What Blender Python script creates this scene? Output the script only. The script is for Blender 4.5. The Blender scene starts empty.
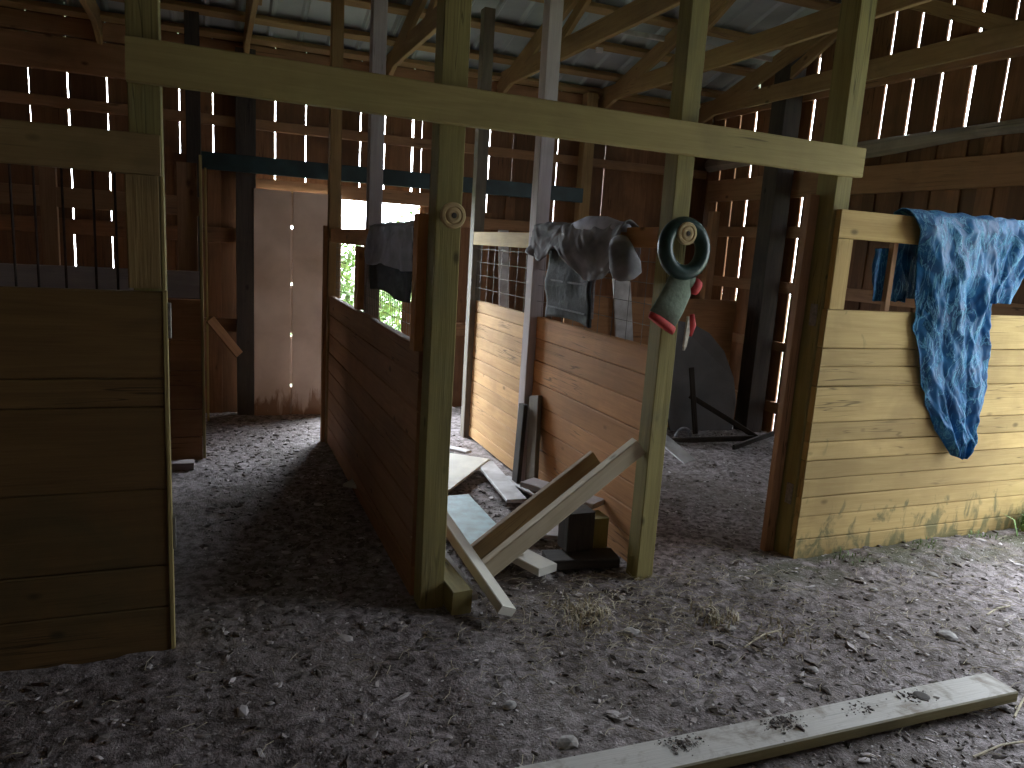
import bpy, math, random
import numpy as np
from mathutils import Vector, Matrix
random.seed(7); rng = np.random.default_rng(7)
scene = bpy.context.scene
COL = scene.collection

# ------------------------------------------------------------------ camera
F_PX = 741.49
R = Matrix(((0.927, -0.369, 0.061), (0.011, 0.191, 0.981), (-0.374, -0.909, 0.182)))   # world -> camera
xa = Vector(R[0]).normalized(); ya = Vector(R[1]); ya = (ya - xa * ya.dot(xa)).normalized(); za = xa.cross(ya)
cam = bpy.data.cameras.new('camera'); cam.sensor_width = 36; cam.lens = F_PX / 1024 * 36; cam.clip_start = .05
camo = bpy.data.objects.new('camera', cam); COL.objects.link(camo); scene.camera = camo
camo.matrix_world = Matrix(((xa.x, ya.x, za.x, 0), (xa.y, ya.y, za.y, 0), (xa.z, ya.z, za.z, 1.55), (0, 0, 0, 1)))

# ------------------------------------------------------------------ world and daylight
scene.view_settings.view_transform = 'Standard'; scene.view_settings.look = 'None'
scene.view_settings.gamma = 1; scene.view_settings.use_curve_mapping = False
scene.view_settings.exposure = 1.55
w = bpy.data.worlds.new('overcast_sky'); scene.world = w; w.use_nodes = True
nt = w.node_tree; bg = nt.nodes['Background']; bg.inputs[0].default_value = (.84, .92, 1.0, 1)
tc = nt.nodes.new('ShaderNodeTexCoord'); dt = nt.nodes.new('ShaderNodeVectorMath'); dt.operation = 'DOT_PRODUCT'; dt.inputs[1].default_value = (-.05, .85, .53)
nt.links.new(tc.outputs['Generated'], dt.inputs[0]); mr = nt.nodes.new('ShaderNodeMapRange'); mr.interpolation_type = 'SMOOTHSTEP'      # the sun stands behind the clouds beyond the back wall
mr.inputs[1].default_value = .2; mr.inputs[2].default_value = 1; mr.inputs[3].default_value = 2.3; mr.inputs[4].default_value = 15
nt.links.new(dt.outputs['Value'], mr.inputs[0]); nt.links.new(mr.outputs[0], bg.inputs[1])

def portal(loc, rot, sx, sy):      # guides the sky's own light through an opening; gives no light itself
    l = bpy.data.lights.new('opening_portal', 'AREA'); l.shape = 'RECTANGLE'; l.size = sx; l.size_y = sy
    l.cycles.is_portal = True
    o = bpy.data.objects.new('opening_portal', l); COL.objects.link(o); o.location = loc; o.rotation_euler = rot
portal((4.95, 1.9, 1.35), (0, math.pi / 2, 0), 2.7, 1.9)      # big doorway on the right
portal((1.35, 6.85, .95), (-math.pi / 2, 0, 0), .8, 1.9)     # doorway at the back

# ------------------------------------------------------------------ mesh helpers
class MB:
    def __init__(s): s.v = []; s.f = []; s.uv = []; s.n = 0
    def add(s, verts, faces, uvs):
        s.v.append(np.asarray(verts, float)); s.f += [tuple(i + s.n for i in f) for f in faces]; s.uv += uvs; s.n += len(verts)
    def build(s, name, mat, parent=None, origin=None, smooth=False):
        me = bpy.data.meshes.new(name); V = np.concatenate(s.v)
        if origin is None:
            origin = np.array(parent.location) if parent is not None else np.array([(V[:, 0].min() + V[:, 0].max()) / 2, (V[:, 1].min() + V[:, 1].max()) / 2, V[:, 2].min()])
        me.from_pydata((V - origin).tolist(), [], s.f)
        ul = me.uv_layers.new(name='grain'); ul.data.foreach_set('uv', np.array([c for f in s.uv for c in f], float).ravel())
        if smooth: me.polygons.foreach_set('use_smooth', [True] * len(me.polygons))
        me.materials.append(mat); me.update()
        o = bpy.data.objects.new(name, me); COL.objects.link(o)
        if parent is not None:
            o.parent = parent
            root = parent
            base = np.zeros(3)
            while root is not None: base += np.array(root.location); root = root.parent
            o.location = Vector(origin - base) if not np.allclose(origin, parent.location) else (0, 0, 0)
            if np.allclose(origin, parent.location): o.location = Vector(origin - base)
        else: o.location = Vector(origin)
        return o

def unit(v): v = np.asarray(v, float); return v / np.linalg.norm(v)
def board(mb, a, b, w, t, wd=(0, 0, 1), ch=.004, jit=.0012, seg=.35, taper=None):
    """a sawn timber from a to b; w along wd, t across"""
    a = np.asarray(a, float); b = np.asarray(b, float); L = np.linalg.norm(b - a); d = (b - a) / L
    wd = np.asarray(wd, float); wd = unit(wd - d * wd.dot(d)); td = np.cross(d, wd)
    h, k = w / 2, t / 2; c = min(ch, h * .4, k * .4)
    prof = [(-h + c, -k), (h - c, -k), (h, -k + c), (h, k - c), (h - c, k), (-h + c, k), (-h, k - c), (-h, -k + c)]
    per = [0]
    for i in range(8):
        p, q = prof[i], prof[(i + 1) % 8]; per.append(per[-1] + math.hypot(p[0] - q[0], p[1] - q[1]))
    n = max(1, min(14, int(L / seg))); V = []
    for i in range(n + 1):
        s = i / n; j1, j2 = random.uniform(-jit, jit), random.uniform(-jit, jit)
        for p in prof: V.append(a + d * L * s + wd * (p[0] + j1) + td * (p[1] + j2))
    ru, rv = random.uniform(0, 50), random.uniform(0, 50); F = []; U = []
    for i in range(n):
        for j in range(8):
            j2 = (j + 1) % 8; F.append((i * 8 + j, (i + 1) * 8 + j, (i + 1) * 8 + j2, i * 8 + j2))
            u0, u1 = ru + L * i / n, ru + L * (i + 1) / n; v0, v1 = rv + per[j], rv + per[j + 1]
            U.append(((u0, v0), (u1, v0), (u1, v1), (u0, v1)))
    cap = [(ru + p[0] * .1, rv + p[1] * .3) for p in prof]
    F.append(tuple(range(8))); U.append(tuple(cap))
    F.append(tuple(range(n * 8 + 7, n * 8 - 1, -1))); U.append(tuple(cap[::-1]))
    mb.add(V, F, U)
def box(mb, lo, hi, ch=.003):
    lo = np.array(lo, float); hi = np.array(hi, float); e = hi - lo; ax = int(np.argmax(e)); oth = [i for i in range(3) if i != ax]
    c = (lo + hi) / 2; a = c.copy(); b = c.copy(); a[ax] = lo[ax]; b[ax] = hi[ax]
    wi = oth[0] if e[oth[0]] > e[oth[1]] else oth[1]; ti = oth[1] if wi == oth[0] else oth[0]
    wd = np.zeros(3); wd[wi] = 1
    board(mb, a, b, e[wi], e[ti], wd, ch=ch)
def tube(mb, pts, r, n=8, closed=False, rad=None):
    pts = [np.asarray(p, float) for p in pts]; m = len(pts); V = []
    up = np.array([0, 1., 0]) if closed else np.array([0, 0, 1.]) if abs(unit(pts[1] - pts[0])[2]) < .9 else np.array([1., 0, 0])
    for i, p in enumerate(pts):
        t = unit((pts[(i + 1) % m] - pts[i - 1]) if closed else (pts[min(i + 1, m - 1)] - pts[max(i - 1, 0)]))
        x = unit(up - t * up.dot(t)); y = np.cross(t, x); up = x if not closed else up
        rr = rad[i] if rad is not None else r
        for j in range(n): V.append(p + rr * (x * math.cos(2 * math.pi * j / n) + y * math.sin(2 * math.pi * j / n)))
    F = []; U = []
    for i in range(m if closed else m - 1):
        for j in range(n):
            i2 = (i + 1) % m; j2 = (j + 1) % n
            F.append((i * n + j, i * n + j2, i2 * n + j2, i2 * n + j)); u = i * .05; U.append(((u, j / n), (u, (j + 1) / n), (u + .05, (j + 1) / n), (u + .05, j / n)))
    if not closed:
        F.append(tuple(range(n))[::-1]); U.append(((0, 0),) * n); F.append(tuple(range((m - 1) * n, m * n))); U.append(((0, 0),) * n)
    mb.add(V, F, U)
def lathe(mb, prof, c, axis, n=32):
    """prof: (radius, distance along axis)"""
    ax = unit(axis); x = unit(np.cross(ax, [0, 0, 1.])) if abs(ax[2]) < .9 else np.array([1., 0, 0]); y = np.cross(ax, x); c = np.asarray(c, float)
    V = [c + ax * h + r * (x * math.cos(2 * math.pi * j / n) + y * math.sin(2 * math.pi * j / n)) for r, h in prof for j in range(n)]; F = []; U = []
    for i in range(len(prof) - 1):
        for j in range(n):
            j2 = (j + 1) % n; F.append((i * n + j, i * n + j2, (i + 1) * n + j2, (i + 1) * n + j)); U.append(((prof[i][0], 0), (prof[i][0], .01), (prof[i + 1][0], .01), (prof[i + 1][0], 0)))
    F.append(tuple(range(n))[::-1]); U.append(((0, 0),) * n); k = (len(prof) - 1) * n; F.append(tuple(range(k, k + n))); U.append(((0, 0),) * n)
    mb.add(V, F, U)

def _h(i, j, s):
    n = (i * 374761393 + j * 668265263 + s * 2147483647 + 12345) & 0x7fffffff
    n = ((n ^ (n >> 13)) * 1274126177) & 0x7fffffff; n = n ^ (n >> 16)
    return (n & 0xffff) / 65535. * 2 - 1
def noise(x, y, s=0):
    x = np.asarray(x, float); y = np.asarray(y, float); xi = np.floor(x).astype(np.int64); yi = np.floor(y).astype(np.int64)
    fx = x - xi; fy = y - yi; fx = fx * fx * (3 - 2 * fx); fy = fy * fy * (3 - 2 * fy)
    a = _h(xi, yi, s); b = _h(xi + 1, yi, s); c = _h(xi, yi + 1, s); d = _h(xi + 1, yi + 1, s)
    return (a * (1 - fx) + b * fx) * (1 - fy) + (c * (1 - fx) + d * fx) * fy
def fbm(x, y, o=4, s=0):
    return sum(noise(x * 2 ** k, y * 2 ** k, s + k) * .5 ** k for k in range(o))
def gz(x, y):                       # height of the trodden dirt
    x = np.asarray(x, float); y = np.asarray(y, float)
    z = .018 * fbm(x * .8, y * .8, 3, 3) + .010 * fbm(x * 4, y * 4, 3, 9)
    z = z * np.clip((6.4 - y) / 1.0, .15, 1)
    z = z + .035 * np.exp(-((y - 2.75) / .16) ** 2) * np.clip((x - 2.95) / .4, 0, 1)     # dirt banked against the right-hand boards
    return z
def GZ(x, y): return float(gz(x, y))

# ------------------------------------------------------------------ materials
def newmat(name):
    m = bpy.data.materials.new(name); m.use_nodes = True; nt = m.node_tree
    return m, nt, nt.nodes['Principled BSDF']
def N(nt, t, **k):
    n = nt.nodes.new(t)
    for a, b in k.items(): setattr(n, a, b)
    return n
def mixc(nt, f, a, b, mode='MIX'):
    n = N(nt, 'ShaderNodeMix', data_type='RGBA', blend_type=mode)
    for i, v in ((0, f), (6, a), (7, b)):
        if isinstance(v, (int, float)): n.inputs[i].default_value = v
        elif isinstance(v, tuple): n.inputs[i].default_value = (*v, 1)
        else: nt.links.new(v, n.inputs[i])
    return n.outputs[2]
def ramp(nt, src, pts):
    n = N(nt, 'ShaderNodeValToRGB'); cr = n.color_ramp
    cr.elements[0].position, cr.elements[-1].position = pts[0][0], pts[-1][0]
    for (p, c), e in zip((pts[0], pts[-1]), (cr.elements[0], cr.elements[-1])): e.color = (c, c, c, 1) if isinstance(c, (int, float)) else (*c, 1)
    for p, c in pts[1:-1]: e = cr.elements.new(p); e.color = (c, c, c, 1) if isinstance(c, (int, float)) else (*c, 1)
    nt.links.new(src, n.inputs[0]); return n.outputs[0]
def noisen(nt, vec, scale, detail=4, dist=0, rough=.5):
    n = N(nt, 'ShaderNodeTexNoise'); n.inputs['Scale'].default_value = scale; n.inputs['Detail'].default_value = detail
    n.inputs['Distortion'].default_value = dist; n.inputs['Roughness'].default_value = rough
    if vec is not None: nt.links.new(vec, n.inputs['Vector'])
    return n.outputs['Fac']
def mapn(nt, vec, sc):
    n = N(nt, 'ShaderNodeMapping'); n.inputs['Scale'].default_value = sc; nt.links.new(vec, n.inputs[0]); return n.outputs[0]
def wood(name, light, dark, stain=(.05, .035, .02), stain_amt=.5, knots=.8, tint=.28, rough=.75, moss=None):
    m, nt, bs = newmat(name)
    uv = N(nt, 'ShaderNodeUVMap'); uv.uv_map = 'grain'; uv = uv.outputs[0]; geo = N(nt, 'ShaderNodeNewGeometry')
    g1 = noisen(nt, mapn(nt, uv, (1.1, 13, 1)), 1.6, 5, 1.1)
    g2 = noisen(nt, mapn(nt, uv, (5, 150, 1)), 1, 3)
    f = mixc(nt, .35, ramp(nt, g1, [(.3, 0.), (.7, 1.)]), ramp(nt, g2, [(.3, 0.), (.7, 1.)]))
    c = mixc(nt, f, dark, light)
    vo = N(nt, 'ShaderNodeTexVoronoi'); vo.inputs['Scale'].default_value = 1; nt.links.new(mapn(nt, uv, (4.2, 7.5, 1)), vo.inputs['Vector'])
    k = ramp(nt, vo.outputs['Distance'], [(.05, 1.), (.085, .6), (.14, 0.)])
    sc_ = N(nt, 'ShaderNodeSeparateColor'); nt.links.new(vo.outputs['Color'], sc_.inputs[0]); pk = ramp(nt, sc_.outputs[0], [(.58, 0.), (.62, 1.)])
    k2 = N(nt, 'ShaderNodeMath', operation='MULTIPLY'); nt.links.new(k, k2.inputs[0]); nt.links.new(pk, k2.inputs[1]); k = k2.outputs[0]
    kk = N(nt, 'ShaderNodeMath', operation='MULTIPLY'); nt.links.new(k, kk.inputs[0]); kk.inputs[1].default_value = knots
    c = mixc(nt, kk.outputs[0], c, tuple(x * .28 for x in dark))
    ck = ramp(nt, noisen(nt, mapn(nt, uv, (.9, 26, 1)), 1.0, 2, .4), [(.485, 0.), (.498, .8), (.502, .8), (.515, 0.)]); cl = ramp(nt, noisen(nt, mapn(nt, uv, (1.3, 3, 1)), 1.0, 1), [(.55, 0.), (.62, 1.)])
    cm_ = N(nt, 'ShaderNodeMath', operation='MULTIPLY'); nt.links.new(ck, cm_.inputs[0]); nt.links.new(cl, cm_.inputs[1]); c = mixc(nt, cm_.outputs[0], c, tuple(x * .22 for x in dark))
    t = N(nt, 'ShaderNodeMapRange'); t.inputs[3].default_value = 1 - tint; t.inputs[4].default_value = 1 + tint
    nt.links.new(geo.outputs['Random Per Island'], t.inputs[0])
    cb = N(nt, 'ShaderNodeVectorMath', operation='SCALE'); nt.links.new(c, cb.inputs[0]); nt.links.new(t.outputs[0], cb.inputs['Scale']); c = cb.outputs[0]
    s = ramp(nt, noisen(nt, geo.outputs['Position'], 2.3, 5, .4, .6), [(.48, 0.), (.72, 1.)])
    sm = N(nt, 'ShaderNodeMath', operation='MULTIPLY'); nt.links.new(s, sm.inputs[0]); sm.inputs[1].default_value = stain_amt
    c = mixc(nt, sm.outputs[0], c, stain)
    if moss:
        s2 = ramp(nt, noisen(nt, geo.outputs['Position'], 4.1, 4, .2), [(.45, 0.), (.65, .8)]); c = mixc(nt, s2, c, moss)
    nt.links.new(c, bs.inputs['Base Color']); bs.inputs['Roughness'].default_value = rough; bs.inputs['Specular IOR Level'].default_value = .3
    bp = N(nt, 'ShaderNodeBump'); bp.inputs['Strength'].default_value = .35; bp.inputs['Distance'].default_value = .004
    nt.links.new(f, bp.inputs['Height']); nt.links.new(bp.outputs[0], bs.inputs['Normal'])
    return m
def plain(name, col, rough=.6, metal=0, var=.25, sc=30, col2=None, bump=.2):
    m, nt, bs = newmat(name); tc = N(nt, 'ShaderNodeNewGeometry').outputs['Position']
    n1 = noisen(nt, tc, sc, 5, .2); c = mixc(nt, ramp(nt, n1, [(.3, 0.), (.7, 1.)]), col2 or tuple(x * (1 - var) for x in col), tuple(min(1, x * (1 + var)) for x in col))
    nt.links.new(c, bs.inputs['Base Color']); bs.inputs['Roughness'].default_value = rough; bs.inputs['Metallic'].default_value = metal
    bp = N(nt, 'ShaderNodeBump'); bp.inputs['Strength'].default_value = bump; bp.inputs['Distance'].default_value = .01
    nt.links.new(n1, bp.inputs['Height']); nt.links.new(bp.outputs[0], bs.inputs['Normal'])
    return m

M = {}
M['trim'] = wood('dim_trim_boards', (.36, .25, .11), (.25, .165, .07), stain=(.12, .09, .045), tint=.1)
M['palepost'] = wood('pale_pinkish_timber', (.56, .49, .50), (.43, .37, .38), stain=(.3, .25, .25), stain_amt=.4, tint=.05, knots=.4)
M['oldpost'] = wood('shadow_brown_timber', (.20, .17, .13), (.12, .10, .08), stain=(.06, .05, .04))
M['orange_light'] = wood('lighter_orange_boards', (.66, .41, .18), (.49, .27, .11), stain=(.34, .19, .09), stain_amt=.5, tint=.14)
M['pale'] = wood('pale_offcut_timber', (.62, .54, .40), (.47, .39, .26), stain=(.32, .25, .16), stain_amt=.4)
M['pine'] = wood('yellow_pine_boards', (.53, .37, .14), (.39, .25, .085), stain=(.24, .17, .08), stain_amt=.5, tint=.16)
M['orange'] = wood('orange_pine_boards', (.62, .31, .12), (.44, .20, .075), stain=(.30, .15, .07), stain_amt=.5, tint=.14)
M['brown'] = wood('brown_pine_boards', (.44, .225, .105), (.29, .14, .065), stain=(.19, .10, .055), stain_amt=.5, tint=.14)
M['olive'] = wood('treated_olive_timber', (.32, .27, .10), (.205, .165, .062), stain=(.15, .14, .08), stain_amt=.5, tint=.12)
M['header'] = wood('treated_header_timber', (.43, .345, .145), (.31, .24, .095), stain=(.20, .15, .07), stain_amt=.4, tint=.05)
M['greypost'] = wood('weathered_grey_timber', (.46, .41, .41), (.34, .30, .31), stain=(.24, .2, .2), stain_amt=.5, tint=.1, knots=.5)
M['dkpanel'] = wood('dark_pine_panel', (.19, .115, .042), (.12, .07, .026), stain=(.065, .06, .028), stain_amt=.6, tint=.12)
M['siding'] = wood('red_brown_siding', (.25, .125, .06), (.14, .068, .034), stain=(.07, .043, .028), stain_amt=.6, tint=.35, knots=.4)
M['girt'] = wood('brown_girt_timber', (.38, .21, .11), (.25, .135, .07), stain=(.14, .09, .06), stain_amt=.5, tint=.15)
M['truss'] = wood('truss_timber', (.36, .24, .11), (.25, .155, .07), stain=(.14, .09, .05), stain_amt=.5, tint=.2)
M['log'] = wood('weathered_log', (.38, .33, .27), (.2, .18, .15), stain=(.07, .065, .06), stain_amt=.6, tint=.1)
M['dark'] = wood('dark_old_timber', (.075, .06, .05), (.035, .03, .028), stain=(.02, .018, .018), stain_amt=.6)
M['ply'] = plain('pinkish_plywood', (.62, .50, .43), .7, 0, .12, 3.5, (.50, .38, .31))
M['white'] = plain('dirty_white_board', (.62, .62, .64), .6, 0, .15, 9, (.38, .36, .36))
M['blueboard'] = plain('pale_blue_board', (.50, .70, .76), .6, 0, .1, 16, (.34, .46, .50))
M['cream'] = plain('cream_board', (.70, .68, .60), .6, 0, .1, 6, (.55, .53, .48))
M['beam_blue'] = plain('dark_teal_beam_paint', (.010, .030, .036), .5, 0, .4, 8)
M['wire'] = plain('dull_steel_wire', (.16, .16, .15), .5, .6, .2, 40)
M['steel'] = plain('old_zinc_hardware', (.28, .27, .25), .45, .7, .3, 60)
M['rust'] = plain('rusty_iron', (.05, .035, .03), .8, .3, .4, 40)

def dirt():
    m, nt, bs = newmat('trodden_dirt'); p = N(nt, 'ShaderNodeNewGeometry').outputs['Position']
    a = noisen(nt, p, 1.1, 4, .3); b = noisen(nt, p, 22, 6, .4, .65); cst = noisen(nt, p, 110, 3, 0, .6)
    c = mixc(nt, ramp(nt, b, [(.38, 0.), (.64, 1.)]), (.085, .066, .062), (.43, .375, .385))
    c = mixc(nt, ramp(nt, a, [(.42, 0.), (.68, .55)]), c, (.13, .105, .08))
    sp = N(nt, 'ShaderNodeSeparateXYZ'); nt.links.new(p, sp.inputs[0])        # mossy strip of soil along the foot of the yellow boards
    def band(sock, a0, a1, b0=None, b1=None):
        r_ = N(nt, 'ShaderNodeMapRange', interpolation_type='SMOOTHSTEP'); r_.inputs[1].default_value = a0; r_.inputs[2].default_value = a1; nt.links.new(sock, r_.inputs[0]); return r_.outputs[0]
    def mul(u, v): q = N(nt, 'ShaderNodeMath', operation='MULTIPLY'); nt.links.new(u, q.inputs[0]); nt.links.new(v, q.inputs[1]); return q.outputs[0]
    ms = mul(mul(band(sp.outputs['Y'], 2.35, 2.75), band(sp.outputs['Y'], 3.1, 2.9)), band(sp.outputs['X'], 1.9, 3.0))
    ms = mul(ms, ramp(nt, noisen(nt, p, 6, 4, .3), [(.38, 0.), (.55, .8)])); c = mixc(nt, ms, c, (.075, .08, .035))
    spk = N(nt, 'ShaderNodeTexVoronoi'); spk.inputs['Scale'].default_value = 46; spk.inputs['Randomness'].default_value = 1; nt.links.new(p, spk.inputs['Vector'])
    c = mixc(nt, ramp(nt, spk.outputs['Distance'], [(.10, .75), (.22, 0.)]), c, (.50, .48, .48))
    nt.links.new(c, bs.inputs['Base Color']); bs.inputs['Roughness'].default_value = .85
    h = mixc(nt, .45, b, cst); bp = N(nt, 'ShaderNodeBump'); bp.inputs['Strength'].default_value = .9; bp.inputs['Distance'].default_value = .02
    nt.links.new(h, bp.inputs['Height']); nt.links.new(bp.outputs[0], bs.inputs['Normal']); return m
M['dirt'] = dirt()
M['clod'] = plain('dirt_clods', (.13, .11, .10), .9, 0, .5, 60, (.045, .035, .03))
M['stone'] = plain('grey_stones', (.33, .31, .30), .8, 0, .3, 30)
M['chip'] = plain('pale_chips', (.60, .56, .57), .8, 0, .3, 8, (.24, .20, .19))
M['straw'] = plain('dry_straw', (.50, .44, .32), .8, 0, .3, 25)
M['leaf'] = plain('green_leaves', (.20, .31, .10), .6, 0, .5, 5, (.07, .13, .045))
M['grass'] = plain('lawn_grass', (.19, .23, .12), .8, 0, .3, 2)
M['bark'] = plain('tree_bark', (.12, .09, .07), .9, 0, .4, 30)
def tarp():
    m, nt, bs = newmat('blue_tarpaulin'); p = N(nt, 'ShaderNodeNewGeometry').outputs['Position']
    n1 = noisen(nt, p, 7, 5, 1.2, .6); c = mixc(nt, ramp(nt, n1, [(.35, 0.), (.7, 1.)]), (.008, .06, .17), (.014, .15, .36))
    n2 = noisen(nt, mapn(nt, p, (1, 1, .38)), 8.5, 5, 2.2, .6); e = ramp(nt, n2, [(.465, 0.), (.497, .7), (.503, .7), (.535, 0.)])
    c = mixc(nt, e, c, (.10, .36, .56))       # paler wispy crease lines
    nt.links.new(c, bs.inputs['Base Color']); bs.inputs['Roughness'].default_value = .5; bs.inputs['Specular IOR Level'].default_value = .25
    bp = N(nt, 'ShaderNodeBump'); bp.inputs['Strength'].default_value = .7; bp.inputs['Distance'].default_value = .012
    nt.links.new(mixc(nt, .5, n1, e), bp.inputs['Height']); nt.links.new(bp.outputs[0], bs.inputs['Normal']); return m
M['tarp'] = tarp()
M['cloth'] = plain('grey_canvas_cloth', (.21, .20, .22), .85, 0, .3, 9, (.12, .115, .125), .3)
M['dust'] = plain('dusty_grey_lining', (.44, .44, .52), .9, 0, .3, 9, (.30, .30, .37), .3)
M['black'] = plain('black_webbing', (.016, .018, .02), .7, 0, .4, 30)
M['pad'] = plain('dark_quilted_cloth', (.030, .032, .037), .85, 0, .3, 25, None, .5)
M['fleece'] = plain('pale_stitching', (.20, .20, .22), .9, 0, .3, 60)
M['foam'] = plain('dark_green_rubber', (.012, .040, .034), .38, 0, .3, 40, None, .1)
M['felt'] = plain('sage_green_felt', (.19, .235, .18), .9, 0, .2, 60)
M['red'] = plain('red_trim_fabric', (.46, .03, .028), .75, 0, .2, 60)
M['tassel'] = plain('off_white_yarn', (.62, .57, .48), .9, 0, .2, 60)
def front_pine():       # same pine, with black-green splash dirt along the bottom boards
    m = wood('stall_front_pine', (.50, .36, .15), (.36, .245, .09), stain=(.27, .18, .07), stain_amt=.6, tint=.16); nt = m.node_tree; bs = nt.nodes['Principled BSDF']; src = bs.inputs['Base Color'].links[0].from_socket
    p = N(nt, 'ShaderNodeNewGeometry').outputs['Position']; sp = N(nt, 'ShaderNodeSeparateXYZ'); nt.links.new(p, sp.inputs[0])
    n = noisen(nt, mapn(nt, p, (1, 1, .5)), 13, 5, .6, .6); z = N(nt, 'ShaderNodeMapRange'); z.inputs[1].default_value = 0; z.inputs[2].default_value = .45; z.inputs[3].default_value = .16; z.inputs[4].default_value = -.1; nt.links.new(sp.outputs['Z'], z.inputs[0])
    a = N(nt, 'ShaderNodeMath', operation='ADD'); nt.links.new(n, a.inputs[0]); nt.links.new(z.outputs[0], a.inputs[1])
    nt.links.new(mixc(nt, ramp(nt, a.outputs[0], [(.58, 0.), (.70, .75)]), src, (.10, .11, .05)), bs.inputs['Base Color']); return m
M['front_pine'] = front_pine()
def stained_ply():
    m = plain('pinkish_plywood', (.62, .50, .43), .7, 0, .12, 3.5, (.50, .38, .31)); nt = m.node_tree; bs = nt.nodes['Principled BSDF']; src = bs.inputs['Base Color'].links[0].from_socket
    p = N(nt, 'ShaderNodeNewGeometry').outputs['Position']; sp = N(nt, 'ShaderNodeSeparateXYZ'); nt.links.new(p, sp.inputs[0])
    n = noisen(nt, mapn(nt, p, (1, 1, .25)), 14, 5, .3, .6); z = N(nt, 'ShaderNodeMapRange'); z.inputs[1].default_value = 0; z.inputs[2].default_value = .35; z.inputs[3].default_value = .26; z.inputs[4].default_value = -.25; nt.links.new(sp.outputs['Z'], z.inputs[0])
    a = N(nt, 'ShaderNodeMath', operation='ADD'); nt.links.new(n, a.inputs[0]); nt.links.new(z.outputs[0], a.inputs[1])
    nt.links.new(mixc(nt, ramp(nt, a.outputs[0], [(.52, 0.), (.66, .85)]), src, (.20, .09, .04)), bs.inputs['Base Color']); return m
M['ply'] = stained_ply()
def dusty_plank():
    m = wood('dusty_plank', (.36, .33, .17), (.26, .23, .11), tint=0); nt = m.node_tree; bs = nt.nodes['Principled BSDF']; src = bs.inputs['Base Color'].links[0].from_socket
    g = N(nt, 'ShaderNodeNewGeometry'); sp = N(nt, 'ShaderNodeSeparateXYZ'); nt.links.new(g.outputs['True Normal'], sp.inputs[0])
    d = noisen(nt, g.outputs['Position'], 9, 6, .5, .65); dust = mixc(nt, ramp(nt, d, [(.5, 0.), (.66, 1.)]), (.60, .58, .56), (.30, .26, .23))
    nt.links.new(mixc(nt, ramp(nt, sp.outputs['Z'], [(.6, 0.), (.9, .92)]), src, dust), bs.inputs['Base Color']); return m
M['plank'] = dusty_plank()
M['turned'] = wood('turned_light_wood', (.58, .45, .24), (.42, .30, .15), stain=(.3, .2, .1), stain_amt=.2, knots=0, tint=0)
def metal_roof():
    m, nt, bs = newmat('galvanised_roof'); p = N(nt, 'ShaderNodeNewGeometry').outputs['Position']
    n1 = noisen(nt, p, 2, 4, .3); c = mixc(nt, ramp(nt, n1, [(.3, 0.), (.7, 1.)]), (.27, .31, .33), (.42, .46, .48))
    nt.links.new(c, bs.inputs['Base Color']); bs.inputs['Roughness'].default_value = .5; bs.inputs['Metallic'].default_value = .2; return m
M['roof'] = metal_roof()

def empty(name, loc): o = bpy.data.objects.new(name, None); o.empty_display_size = .1; o.location = loc; COL.objects.link(o); return o
def tag(o, label, cat, group=None, kind=None):
    if label: o['label'] = label
    if cat: o['category'] = cat
    if group: o['group'] = group
    if kind: o['kind'] = kind
    return o
def struct(o): o['kind'] = 'structure'; return o
def one(name, mat, boards, label, cat, group=None):
    mb = MB()
    for b in boards: box(mb, *b)
    return tag(mb.build(name, mat), label, cat, group)
def part(name, mat, parent, lo, hi, ch=.003):
    mb = MB(); box(mb, lo, hi, ch); return mb.build(name, mat, parent)

# ------------------------------------------------------------------ ground
def ground():
    xs = np.concatenate([np.arange(-3.2, -1.2, .1), np.arange(-1.2, 5.2, .028), np.arange(5.2, 7.2, .15)]); ys = np.concatenate([np.arange(-3, .9, .1), np.arange(.9, 5.6, .028), np.arange(5.6, 6.95, .08)])
    X, Y = np.meshgrid(xs, ys); Z = gz(X, Y) + .006 * np.maximum(0, fbm(X * 14, Y * 14, 3, 21)) + .004 * fbm(X * 30, Y * 30, 2, 31)
    nx, ny = len(xs), len(ys); V = np.stack([X, Y, Z], -1).reshape(-1, 3)
    idx = np.arange(nx * ny).reshape(ny, nx); Fq = np.stack([idx[:-1, :-1], idx[:-1, 1:], idx[1:, 1:], idx[1:, :-1]], -1).reshape(-1, 4)
    me = bpy.data.meshes.new('floor'); me.vertices.add(len(V)); me.vertices.foreach_set('co', V.ravel())
    me.loops.add(Fq.size); me.loops.foreach_set('vertex_index', Fq.ravel()); me.polygons.add(len(Fq)); me.polygons.foreach_set('loop_start', np.arange(0, Fq.size, 4))
    me.update(calc_edges=True); me.materials.append(M['dirt']); o = bpy.data.objects.new('floor', me); COL.objects.link(o); struct(o)
ground()
mb = MB(); mb.add([(-20, -20, -.06), (30, -20, -.06), (30, 30, -.06), (-20, 30, -.06)], [(0, 1, 2, 3)], [((0, 0), (1, 0), (1, 1), (0, 1))])
g = struct(mb.build('ground_outside', M['grass'], origin=np.array([0, 0, -.06])))

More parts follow.
